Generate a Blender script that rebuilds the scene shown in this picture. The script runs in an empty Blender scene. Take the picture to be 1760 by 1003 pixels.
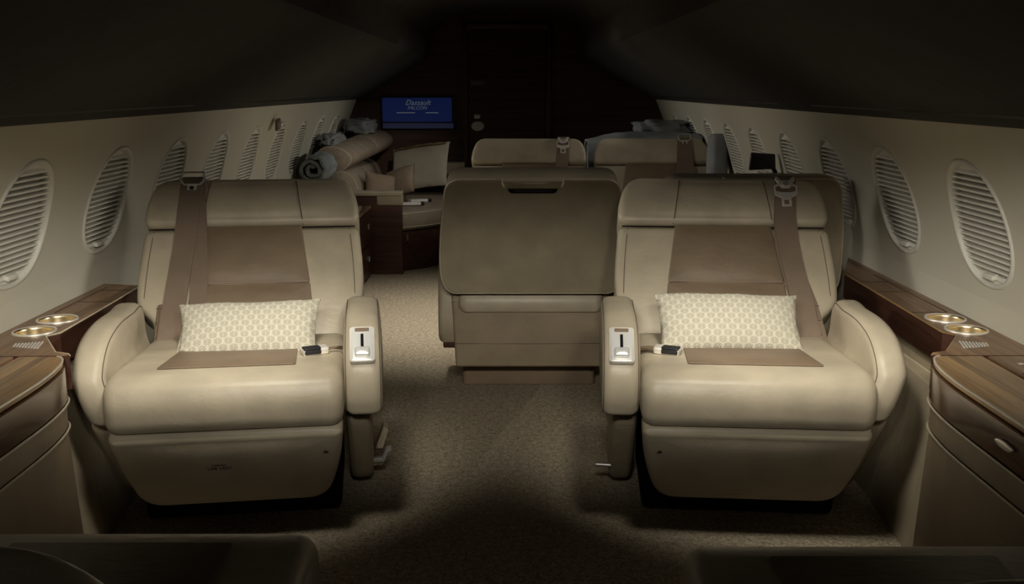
import bpy, bmesh, math, random
from mathutils import Vector, Matrix, noise
random.seed(7)
C = bpy.context.scene.collection
PI = math.pi
def R(d): return math.radians(d)

# ------------------------------------------------------------------ materials
class NT:
    def __init__(s, name):
        s.m = bpy.data.materials.new(name); s.m.use_nodes = True
        s.t = s.m.node_tree; s.n = s.t.nodes; s.l = s.t.links
        s.b = s.n['Principled BSDF']
    def add(s, ty, **kw):
        n = s.n.new(ty)
        for k, v in kw.items():
            if k in n.inputs: n.inputs[k].default_value = v
            else: setattr(n, k, v)
        return n
    def link(s, a, b): s.l.new(a, b)
    def math(s, op, a, b=None, c=None):
        n = s.n.new('ShaderNodeMath'); n.operation = op
        for i, v in enumerate((a, b, c)):
            if v is None: continue
            if isinstance(v, (int, float)): n.inputs[i].default_value = v
            else: s.l.new(v, n.inputs[i])
        return n.outputs[0]
    def coords(s, scale=(1, 1, 1), kind='Object'):
        tc = s.n.new('ShaderNodeTexCoord'); mp = s.n.new('ShaderNodeMapping')
        mp.inputs['Scale'].default_value = scale
        s.l.new(tc.outputs[kind], mp.inputs['Vector']); return mp.outputs['Vector']
    def noise(s, vec, scale, detail=3, rough=.5, dist=0):
        n = s.n.new('ShaderNodeTexNoise'); n.inputs['Scale'].default_value = scale
        n.inputs['Detail'].default_value = detail; n.inputs['Roughness'].default_value = rough
        n.inputs['Distortion'].default_value = dist
        s.l.new(vec, n.inputs['Vector']); return n.outputs['Fac']
    def ramp(s, fac, stops):
        n = s.n.new('ShaderNodeValToRGB'); e = n.color_ramp.elements
        while len(e) < len(stops): e.new(.5)
        for i, (p, c) in enumerate(stops):
            e[i].position = p; e[i].color = (*c, 1)
        s.l.new(fac, n.inputs['Fac']); return n.outputs['Color']
    def bump(s, h, strength=.2, dist=.01):
        n = s.n.new('ShaderNodeBump'); n.inputs['Strength'].default_value = strength
        n.inputs['Distance'].default_value = dist
        s.l.new(h, n.inputs['Height']); s.l.new(n.outputs['Normal'], s.b.inputs['Normal'])
    def base(s, c):
        if isinstance(c, tuple): s.b.inputs['Base Color'].default_value = (*c, 1)
        else: s.l.new(c, s.b.inputs['Base Color'])
    def set(s, **kw):
        for k, v in kw.items(): s.b.inputs[k.replace('_', ' ')].default_value = v

def leather(name, c, rough=.42, wr=.17):
    t = NT(name); v = t.coords()
    n = t.noise(v, 9, 4); d = tuple(x*.86 for x in c); u = tuple(min(1, x*1.1) for x in c)
    t.base(t.ramp(n, [(.3, d), (.7, u)]))
    g = t.noise(v, 420, 2); w = t.noise(t.coords((1, 2.6, 1)), 16, 3, .55, .6)
    h = t.math('ADD', t.math('MULTIPLY', g, .12), t.math('MULTIPLY', w, .9))
    t.bump(h, wr, .012); t.set(Roughness=rough, Specular_IOR_Level=.45); return t.m
def wood(name, a, b, rough=.16, axis=1, sc=1.0, coat=.6):
    t = NT(name); s = [38*sc, 38*sc, 38*sc]; s[axis] = 1.6*sc
    v = t.coords(tuple(s)); n = t.noise(v, 1.0, 6, .62, .5)
    s2 = [150*sc]*3; s2[axis] = 6*sc
    f = t.noise(t.coords(tuple(s2)), 1.0, 3)
    x = t.math('ADD', t.math('MULTIPLY', n, .75), t.math('MULTIPLY', f, .25))
    m = tuple((p+q)/2 for p, q in zip(a, b))
    t.base(t.ramp(x, [(.36, a), (.5, m), (.64, b)]))
    t.set(Roughness=rough, Coat_Weight=coat, Coat_Roughness=.06); return t.m
def plain(name, c, rough=.5, metal=0, var=.08, spec=.5, nscale=30):
    t = NT(name); n = t.noise(t.coords(), nscale, 3)
    t.base(t.ramp(n, [(.3, tuple(x*(1-var) for x in c)), (.7, tuple(min(1, x*(1+var)) for x in c))]))
    t.set(Roughness=rough, Metallic=metal, Specular_IOR_Level=spec); return t.m
def fabric(name, c, scale=260, var=.22, rough=.9, bump=.4):
    t = NT(name); v = t.coords()
    n = t.noise(v, scale, 2, .6); n2 = t.noise(v, 14, 3)
    x = t.math('ADD', t.math('MULTIPLY', n, .6), t.math('MULTIPLY', n2, .4))
    t.base(t.ramp(x, [(.35, tuple(p*(1-var) for p in c)), (.65, tuple(min(1, p*(1+var)) for p in c))]))
    t.bump(n, bump, .004); t.set(Roughness=rough, Specular_IOR_Level=.15); return t.m
def carpet():
    t = NT('carpet_pile'); v = t.coords()
    n = t.noise(v, 130, 3, .7); n2 = t.noise(v, 55, 2)
    x = t.math('ADD', t.math('MULTIPLY', n, .7), t.math('MULTIPLY', n2, .3))
    t.base(t.ramp(x, [(.34, (.15, .118, .078)), (.5, (.36, .30, .215)), (.68, (.60, .51, .375))]))
    t.bump(n, .8, .01); t.set(Roughness=.95, Specular_IOR_Level=.1); return t.m
def pillow_pattern():
    t = NT('leaf_hexagon_weave')
    tc = t.n.new('ShaderNodeTexCoord'); sp = t.n.new('ShaderNodeSeparateXYZ')
    t.link(tc.outputs['Object'], sp.inputs[0]); x, y = sp.outputs['X'], sp.outputs['Z']
    SX, SY = .0268, .0330
    def cell(ox, oy):
        a = t.math('SUBTRACT', t.math('FRACT', t.math('ADD', t.math('DIVIDE', x, SX), ox+50)), .5)
        b = t.math('SUBTRACT', t.math('FRACT', t.math('ADD', t.math('DIVIDE', y, SY), oy+50)), .5)
        a = t.math('ABSOLUTE', a)
        bb = t.math('ABSOLUTE', b)
        d = t.math('MAXIMUM', t.math('MULTIPLY', a, 1.0), t.math('ADD', t.math('MULTIPLY', a, .55), t.math('MULTIPLY', bb, 1.15)))
        mask = t.math('SUBTRACT', 1.0, t.math('SMOOTH_MIN', t.math('MULTIPLY', t.math('MAXIMUM', t.math('SUBTRACT', d, .34), 0.0), 18.0), 1.0, .1))
        mask = t.math('MAXIMUM', mask, 0.0)
        ch = t.math('SINE', t.math('MULTIPLY', t.math('ADD', b, t.math('MULTIPLY', a, .75)), 36.0))
        ch = t.math('MULTIPLY_ADD', ch, .42, .46)
        stem = t.math('GREATER_THAN', a, .035)
        return t.math('MULTIPLY', mask, t.math('MULTIPLY', ch, t.math('MULTIPLY_ADD', stem, .7, .3)))
    f = t.math('MAXIMUM', cell(0, 0), cell(.5, .5))
    t.base(t.ramp(f, [(0, (.47, .44, .355)), (.5, (.36, .33, .255)), (1, (.25, .225, .165))]))
    h = t.math('ADD', t.math('MULTIPLY', f, -.7), t.math('MULTIPLY', t.noise(t.coords(), 500, 2), .25))
    t.bump(h, .5, .003); t.set(Roughness=.88, Specular_IOR_Level=.15); return t.m
def glow(name, c, s):
    t = NT(name); t.base((.01, .01, .01)); t.b.inputs['Emission Color'].default_value = (*c, 1)
    t.set(Emission_Strength=s, Roughness=.3); return t.m

M = dict(
 leather=leather('cream_leather', (.42, .36, .262)),
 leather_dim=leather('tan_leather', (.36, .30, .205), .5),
 taupe=leather('taupe_leather', (.175, .125, .08), .5),
 stitch=plain('dark_stitching', (.10, .076, .052), .8),
 pipe=plain('cream_piping', (.5, .43, .31), .5),
 belt=fabric('belt_webbing', (.17, .125, .09), 500, .12, .75, .2),
 chrome=plain('brushed_chrome', (.86, .84, .79), .32, 1, .03),
 steel=plain('satin_steel', (.62, .61, .59), .42, .85, .05),
 gold=plain('champagne_metal', (.80, .66, .42), .28, 1, .05),
 panel=plain('bright_satin_metal', (.84, .83, .79), .3, .45, .02),
 skirt=leather('shaded_brown_leather', (.26, .20, .13), .55),  # browner leather with shade darkened in, for seat skirts and cabinet sides
 rim=plain('pale_metal_rim', (.92, .88, .80), .34, .6, .03),
 black=plain('black_plastic', (.012, .012, .014), .4),
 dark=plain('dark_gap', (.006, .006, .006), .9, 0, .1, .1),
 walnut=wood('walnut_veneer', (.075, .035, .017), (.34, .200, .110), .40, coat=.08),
 walnut_bright=wood('walnut_leaf_veneer', (.105, .050, .016), (.50, .295, .120), .36, coat=.15),  # brighter, more saturated walnut for table leaves and right ledge edge
 mahog=wood('dark_mahogany', (.026, .009, .005), (.075, .030, .018), .4, coat=.1),
 mahog_x=wood('dark_mahogany_cross', (.032, .010, .006), (.085, .034, .022), .5, 0, coat=0),
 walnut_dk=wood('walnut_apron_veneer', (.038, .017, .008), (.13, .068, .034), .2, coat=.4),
 bulk=wood('bulkhead_veneer', (.05, .020, .012), (.11, .05, .032), .5, 0, coat=0),
 wall=plain('cream_side_panel', (.60, .57, .47), .5, 0, .02, .3, 5),
 blind=plain('ivory_blind', (.76, .74, .67), .55, 0, .02, .3, 5),
 reveal=plain('ivory_window_ring', (.66, .64, .56), .38, 0, .02, .4, 5),
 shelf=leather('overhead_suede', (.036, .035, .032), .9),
 headliner=fabric('headliner_fabric', (.075, .07, .065)),
 carpet=carpet(),
 pillow=pillow_pattern(),
 sofa=fabric('oatmeal_sofa_fabric', (.32, .26, .20), 300, .2),
 sofa_dk=fabric('brown_cushion_fabric', (.26, .195, .14), 300, .2),
 linen=fabric('light_linen', (.50, .455, .36), 300, .12),
 floral=fabric('floral_trim', (.30, .24, .10), 60, .9),
 grey=fabric('grey_fleece', (.30, .33, .34), 200, .2),
 grey2=fabric('slate_fleece', (.24, .25, .255), 200, .2),
 white=plain('white_webbing', (.75, .73, .69), .5),
 screen=glow('blue_screen', (.020, .055, .30), .10),
 scrtext=glow('screen_lettering', (.36, .42, .46), .16),
 scrbar=glow('screen_band', (.06, .07, .16), .12),
 lens=glow('added_lamp_lens', (1, .86, .66), 2.0),
 ink=plain('dark_ink', (.02, .016, .012), .7),
)

# ------------------------------------------------------------------ mesh tools
def build(name, verts, faces, mat, parent=None, sharp=38, smooth=True):
    me = bpy.data.meshes.new(name)
    bm = bmesh.new(); vs = [bm.verts.new(v) for v in verts]
    for f in faces:
        try: bm.faces.new([vs[i] for i in f])
        except ValueError: pass
    bmesh.ops.recalc_face_normals(bm, faces=bm.faces)
    bm.to_mesh(me); bm.free()
    if smooth:
        me.shade_smooth(); me.set_sharp_from_angle(angle=R(sharp))
    me.materials.append(mat)
    o = bpy.data.objects.new(name, me); C.objects.link(o)
    if parent: o.parent = parent
    return o
def empty(name, loc=(0, 0, 0), rz=0):
    o = bpy.data.objects.new(name, None); o.location = loc; o.rotation_euler = (0, 0, rz)
    o.empty_display_size = .05; C.objects.link(o); return o
def tag(o, label, cat, group=None):
    o['label'] = label; o['category'] = cat
    if group: o['group'] = group
    return o
def struct(o): o['kind'] = 'structure'; return o

def rpoly(pts, r=.02, seg=5):
    """rounded polygon; pts = (u, v[, r])"""
    out = []; n = len(pts)
    for i in range(n):
        p = Vector(pts[i][:2]); a = Vector(pts[i-1][:2]); b = Vector(pts[(i+1) % n][:2])
        rr = pts[i][2] if len(pts[i]) > 2 else r
        da, db = (a-p), (b-p); la, lb = da.length, db.length
        k = min(rr, la*.48, lb*.48)
        s, e = p+da/la*k, p+db/lb*k
        if k < 1e-5: out.append(tuple(p)); continue
        for j in range(seg+1):
            t = j/seg; q = s*(1-t)**2 + p*2*t*(1-t)*.92 + (s+e)*.5*2*t*(1-t)*.08 + e*t*t
            out.append(tuple(q))
    return out
def spline(pts, n=6):
    out = []; m = len(pts)
    for i in range(m):
        p0, p1, p2, p3 = [Vector(pts[(i+k-1) % m]) for k in range(4)]
        for j in range(n):
            t = j/n
            q = .5*((2*p1)+(p2-p0)*t+(2*p0-5*p1+4*p2-p3)*t*t+(3*p1-p0-3*p2+p3)*t**3)
            out.append(tuple(q))
    return out
def dense(pts, step):
    out = []
    for i in range(len(pts)):
        a, b = Vector(pts[i]), Vector(pts[(i+1) % len(pts)])
        k = max(1, int((b-a).length/step))
        for j in range(k): out.append(tuple(a.lerp(b, j/k)))
    return out
def inset(pts, d):
    n = len(pts); area = sum(pts[i-1][0]*pts[i][1]-pts[i][0]*pts[i-1][1] for i in range(n))
    sg = 1 if area > 0 else -1; out = []
    for i in range(n):
        p = Vector(pts[i]); a = p-Vector(pts[i-1]); b = Vector(pts[(i+1) % n])-p
        if a.length < 1e-9: a = b
        if b.length < 1e-9: b = a
        na = Vector((-a.y, a.x)).normalized()*sg; nb = Vector((-b.y, b.x)).normalized()*sg
        m = (na+nb); m = m.normalized() if m.length > 1e-6 else na
        k = 1/max(.5, m.dot(na)); out.append(tuple(p+m*d*k))
    return out
def pad(name, outline, depth, r, mat, frame, parent=None, dome=0, domeb=0, flat=False, seg=4, step=None, sharp=38):
    if not flat and step is None:
        step = max(.004, .09*max(max(p[0] for p in outline)-min(p[0] for p in outline), max(p[1] for p in outline)-min(p[1] for p in outline)))
    if step: outline = dense(outline, step)
    n = len(outline); rings = []
    def ring(pts, w): rings.append([(p[0], p[1], w) for p in pts])
    for k in range(seg+1):
        a = PI/2*k/seg; ring(inset(outline, r*(1-math.sin(a))), r*(1-math.cos(a)))
    for k in range(seg+1):
        a = PI/2*k/seg; ring(inset(outline, r*(1-math.cos(a))), depth-r*(1-math.sin(a)))
    top = inset(outline, r); cx = sum(p[0] for p in top)/n; cy = sum(p[1] for p in top)/n
    verts = []; faces = []
    U0, U1 = min(p[0] for p in top), max(p[0] for p in top); V0, V1 = min(p[1] for p in top), max(p[1] for p in top)
    def hump(x, y):
        a = (2*x-U0-U1)/(U1-U0); b = (2*y-V0-V1)/(V1-V0)
        return max(0, 1-abs(a)**3)*max(0, 1-abs(b)**3)
    def shrink(t, w0, dm): return [(cx+(p[0]-cx)*t, cy+(p[1]-cy)*t, w0+dm*(1-t**10)*hump(cx+(p[0]-cx)*t, cy+(p[1]-cy)*t)) for p in top]
    if not flat:
        pre = [shrink(t, 0, -domeb) for t in (.12, .3, .5, .68, .83, .93, .98)]
        post = [shrink(t, depth, dome) for t in (.98, .93, .83, .68, .5, .3, .12)]
        rings = pre+rings+post
    for rg in rings: verts += rg
    for i in range(len(rings)-1):
        for j in range(n):
            k = (j+1) % n; faces.append((i*n+j, i*n+k, (i+1)*n+k, (i+1)*n+j))
    if flat:
        faces.append(tuple(range(n))); faces.append(tuple((len(rings)-1)*n+j for j in range(n)))
    else:
        c0 = len(verts); verts.append((cx, cy, -domeb*hump(cx, cy))); verts.append((cx, cy, depth+dome*hump(cx, cy))); L = (len(rings)-1)*n
        for j in range(n):
            k = (j+1) % n; faces.append((c0, k, j)); faces.append((c0+1, L+j, L+k))
    return build(name, [frame(*v) for v in verts], faces, mat, parent, sharp)
def plane(o, u, v, w):
    o, u, v, w = map(Vector, (o, u, v, w))
    return lambda a, b, c: o+u*a+v*b+w*c
XYZ = lambda a, b, c: (a, b, c)
def box(name, a, b, mat, parent=None, r=.004, seg=2):
    (x0, y0, z0), (x1, y1, z1) = a, b
    return pad(name, rpoly([(x0, y0), (x1, y0), (x1, y1), (x0, y1)], r, 3), z1-z0, min(r*.9, (z1-z0)*.45), mat, lambda u, v, w: (u, v, z0+w), parent, flat=True, seg=seg)
def tube(name, path, r, mat, parent=None, n=8, closed=False):
    P = [Vector(p) for p in path]; m = len(P); verts = []; faces = []; up = None
    for i in range(m):
        a = P[(i-1) % m] if (closed or i > 0) else P[i]; b = P[(i+1) % m] if (closed or i < m-1) else P[i]
        t = (b-a).normalized()
        if up is None: up = t.orthogonal().normalized()
        up = (up-t*up.dot(t)).normalized(); s = t.cross(up)
        for k in range(n):
            q = 2*PI*k/n; verts.append(P[i]+(up*math.cos(q)+s*math.sin(q))*r)
    for i in range(m if closed else m-1):
        j = (i+1) % m
        for k in range(n):
            l = (k+1) % n; faces.append((i*n+k, i*n+l, j*n+l, j*n+k))
    if not closed:
        faces.append(tuple(range(n))); faces.append(tuple((m-1)*n+k for k in range(n)))
    return build(name, verts, faces, mat, parent, 60)
def strap(name, path, widths, side, th, mat, parent=None):
    P = [Vector(p) for p in path]; side = Vector(side).normalized(); m = len(P); verts = []; faces = []
    for i in range(m):
        t = (P[min(i+1, m-1)]-P[max(i-1, 0)]).normalized(); nn = t.cross(side).normalized(); w = widths[i]/2 if isinstance(widths, (list, tuple)) else widths/2
        for a, b in ((-w, -th/2), (w, -th/2), (w, th/2), (-w, th/2)): verts.append(P[i]+side*a+nn*b)
    for i in range(m-1):
        for k in range(4):
            l = (k+1) % 4; faces.append((i*4+k, i*4+l, i*4+4+l, i*4+4+k))
    faces += [(0, 1, 2, 3), tuple((m-1)*4+k for k in range(4))]
    return build(name, verts, faces, mat, parent, 30)
def ring_frame(name, outer, inner, th, mat, frame, parent=None):
    n = len(outer); verts = []; faces = []
    for pts, w in ((outer, 0), (outer, th), (inner, th), (inner, 0)):
        verts += [frame(p[0], p[1], w) for p in pts]
    for q in range(4):
        a, b = q*n, ((q+1) % 4)*n
        for j in range(n):
            k = (j+1) % n; faces.append((a+j, a+k, b+k, b+j))
    return build(name, verts, faces, mat, parent, 30)
def text_mesh(name, body, size, mat, frame_mat, parent=None, shear=0, ext=.0006, align='CENTER'):
    cu = bpy.data.curves.new(name, 'FONT'); cu.body = body; cu.size = size; cu.align_x = align; cu.shear = shear; cu.extrude = ext
    cu.resolution_u = 2
    t = bpy.data.objects.new(name, cu); C.objects.link(t)
    bpy.context.view_layer.update()
    me = bpy.data.meshes.new_from_object(t.evaluated_get(bpy.context.evaluated_depsgraph_get()))
    bpy.data.objects.remove(t)
    me.transform(frame_mat); me.materials.clear(); me.materials.append(mat); me.name = name
    o = bpy.data.objects.new(name, me); C.objects.link(o)
    if parent: o.parent = parent
    return o
def basis(o, u, v, w):
    m = Matrix.Identity(4)
    for i, c in enumerate((u, v, w, o)):
        for k in range(3): m[k][i] = c[k]
    return m

# ------------------------------------------------------------------ the shell
CX = -.02                                   # cabin centre line relative to the camera
prof = [(-.02, 1.11), (.20, 1.16), (.40, 1.195), (.52, 1.205), (.60, 1.20), (.70, 1.178), (.80, 1.148), (.90, 1.11), (1.02, 1.06)]
def XW(z):
    if z <= prof[0][0]: return prof[0][1]
    for (a, xa), (b, xb) in zip(prof, prof[1:]):
        if z <= b:
            t = (z-a)/(b-a); i = prof.index((a, xa))
            ma = (prof[min(i+1, len(prof)-1)][1]-prof[max(i-1, 0)][1])/(prof[min(i+1, len(prof)-1)][0]-prof[max(i-1, 0)][0])
            j = i+1
            mb = (prof[min(j+1, len(prof)-1)][1]-prof[j-1][1])/(prof[min(j+1, len(prof)-1)][0]-prof[j-1][0])
            h = b-a
            return (2*t**3-3*t*t+1)*xa+(t**3-2*t*t+t)*h*ma+(-2*t**3+3*t*t)*xb+(t**3-t*t)*h*mb
    return prof[-1][1]
Y0, Y1 = -1.0, 7.2
WZ0, WZ1 = .585, .985                       # band with the windows
PITCH, WY1 = .53, 2.385
WINY = [WY1+PITCH*k for k in range(-3, 9)]
WC, WA, WB = .777, .137, .145
def oval(y, k=1.0, n=48, grow=0):
    out = []
    for i in range(n):
        a = 2*PI*i/n; c, s = math.cos(a), math.sin(a)
        e = 2/2.25; px = math.copysign(abs(c)**e, c); pz = math.copysign(abs(s)**e, s)
        w = (WA+grow)*(1-.06*pz)
        out.append((y+px*w*k, WC+pz*(WB+grow)*k))
    return out
def wall(s, name):
    X = lambda z: CX+s*XW(z)
    verts = []; faces = []
    def grid(ys, zs):
        b = len(verts)
        for y in ys:
            for z in zs: verts.append((X(z), y, z))
        n = len(zs)
        for i in range(len(ys)-1):
            for j in range(n-1): faces.append((b+i*n+j, b+(i+1)*n+j, b+(i+1)*n+j+1, b+i*n+j+1))
    L = [Y0, Y1]
    grid(L, [-.02+(WZ0+.02)*k/10 for k in range(11)])
    grid(L, [WZ0+(1.02-WZ0)*0+(WZ1-WZ0)+(1.02-WZ1)*k/3 for k in range(4)])
    edges = [(WINY[i]+WINY[i+1])/2 for i in range(len(WINY)-1)]
    edges = [WINY[0]-PITCH/2]+edges+[WINY[-1]+PITCH/2]
    zs = [WZ0+(WZ1-WZ0)*k/8 for k in range(9)]
    grid([Y0, edges[0]], zs); grid([edges[-1], Y1], zs)
    for i, y in enumerate(WINY):
        a, b = edges[i], edges[i+1]; ov = oval(y); n = len(ov); rect = []
        for (py, pz) in ov:
            d = Vector((py-y, pz-WC)); k = 1e9
            if d.x > 1e-9: k = min(k, (b-y)/d.x)
            if d.x < -1e-9: k = min(k, (a-y)/d.x)
            if d.y > 1e-9: k = min(k, (WZ1-WC)/d.y)
            if d.y < -1e-9: k = min(k, (WZ0-WC)/d.y)
            rect.append((y+d.x*k, WC+d.y*k))
        # snap nearest to the corners
        for cy in (a, b):
            for cz in (WZ0, WZ1):
                j = min(range(n), key=lambda q: (rect[q][0]-cy)**2+(rect[q][1]-cz)**2); rect[j] = (cy, cz)
        base = len(verts); K = 6
        for t in range(K+1):
            f = t/K
            for p, q in zip(ov, rect):
                py, pz = p[0]+(q[0]-p[0])*f, p[1]+(q[1]-p[1])*f; verts.append((X(pz), py, pz))
        for t in range(K):
            for j in range(n):
                k = (j+1) % n; faces.append((base+t*n+j, base+t*n+k, base+(t+1)*n+k, base+(t+1)*n+j))
    return struct(build(name, verts, faces, M['wall'], None, 60))
def window(s, y, num):
    X = lambda z: CX+s*XW(z)
    root = struct(empty('window_%d' % num, (X(WC), y, WC)))
    ox, oy, oz = X(WC), y, WC
    loc = lambda p: (p[0]-ox, p[1]-oy, p[2]-oz)
    # moulded ring: outer lip, crest, reveal going outboard
    verts = []; faces = []
    sec = [(.013, 0.0005), (.0105, -.0035), (.007, -.005), (.002, -.004), (-.001, .002), (-.002, .012), (-.002, .03)]
    n = 48
    for g, d in sec:
        for (py, pz) in oval(y, 1, n, g): verts.append(loc((X(pz)+s*d, py, pz)))
    for i in range(len(sec)-1):
        for j in range(n):
            k = (j+1) % n; faces.append((i*n+j, i*n+k, (i+1)*n+k, (i+1)*n+j))
    build('window_ring', verts, faces, M['reveal'], root, 60)
    # pleated blind
    verts = []; faces = []; N = 17; zt, zb = WC+WB*.86, WC-WB*.84; dz = (zt-zb)/N
    def half(z):
        q = min(1, abs((z-WC)/(WB+.004))); c = (1-q**2.25)**(1/2.25)
        return WA*c*(1-.06*(z-WC)/WB)+.001
    rows = [(WC+WB*1.0, .012), (WC+WB*.95, .012), (zt+.006, .012)]
    for k in range(N):
        z = zt-k*dz
        rows += [(z, .0045), (z-.34*dz, .004), (z-.38*dz, .016), (z-.95*dz, .030)]
    rows += [(zb, .006), (zb-.010, .006), (WC-WB*.97, .012), (WC-WB*1.0, .012)]
    for z, d in rows:
        h = half(z)
        for q in range(5): verts.append(loc((X(z)+s*d, y-h+2*h*q/4, z)))
    for i in range(len(rows)-1):
        for q in range(4): faces.append((i*5+q, i*5+q+1, i*5+6+q, i*5+5+q))
    build('window_blind', verts, faces, M['blind'], root, 20)
    zz = WC-WB*.86
    pad('pull_tab', rpoly([(-.024, -.006), (.024, -.006), (.024, .006), (-.024, .006)], .002, 3), .016, .002, M['reveal'],
        lambda u, v, w: loc((X(zz)+s*(.012-w), y+u, zz+v-w*.3)), root, flat=True)
    return root
wall(-1, 'wall_left'); wall(1, 'wall_right')
num = 1
for s in (-1, 1):
    for y in WINY[2:]:
        window(s, y, num); num += 1

# floor, overhead panels, ceiling
def slab(name, quad_pts, mat, kind=True):
    o = build(name, quad_pts, [(0, 1, 2, 3)], mat, None, 30)
    return struct(o) if kind else o
fl = box('floor', (-1.13, Y0, -.03), (1.09, Y1, 0), M['carpet'], None, .001); struct(fl)
def overhead(s, name):
    pts = [(1.062, 1.018), (1.035, 1.026), (1.02, 1.035), (.57, 1.290), (.545, 1.312), (.54, 1.335), (.52, 1.50), (.40, 1.585), (.0, 1.61)]
    verts = []; faces = []
    for y in (Y0, Y1):
        for x, z in pts: verts.append((CX+s*x, y, z))
    n = len(pts)
    for i in range(5): faces.append((i, i+1, n+i+1, n+i))
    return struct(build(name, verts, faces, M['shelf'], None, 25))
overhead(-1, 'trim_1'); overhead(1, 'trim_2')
cv = []
arc = [(-.54, 1.335), (-.53, 1.47), (-.42, 1.565), (-.2, 1.605), (0, 1.615), (.2, 1.605), (.42, 1.565), (.53, 1.47), (.54, 1.335)]
for y in (Y0, Y1):
    for x, z in arc: cv.append((CX+x, y, z))
struct(build('ceiling', cv, [(i, i+1, len(arc)+i+1, len(arc)+i) for i in range(len(arc)-1)], M['headliner'], None, 60))

# aft bulkhead with its sliding door
bpts = [(-1.24, -.02), (1.20, -.02), (1.20, 1.66), (-1.24, 1.66)]
struct(pad('wall_back', bpts, .05, .002, M['bulk'], lambda u, v, w: (u, Y1+.05-w, v), None, flat=True))
d = struct(empty('door_1', (-.02, Y1, 0)))
box('door_leaf', (-.27, -.025, .01), (.28, -.003, 1.50), M['mahog_x'], d)
for x in (-.305, .285): box('door_jamb', (x, -.04, 0), (x+.03, -.003, 1.54), M['bulk'], d)
box('door_head', (-.305, -.04, 1.50), (.315, -.003, 1.54), M['bulk'], d)
pad('door_handle', [(.046*math.cos(2*PI*i/28), .035*math.sin(2*PI*i/28)) for i in range(28)], .015, .005, M['steel'], lambda u, v, w: (-.203+u, -.025-w, .832+v), d)
box('latch_plate', (-.228, -.031, .885), (-.185, -.025, .915), M['steel'], d)
box('exit_plate', (-.25, -.031, 1.118), (-.155, -.025, 1.15), M['taupe'], d)

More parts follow.
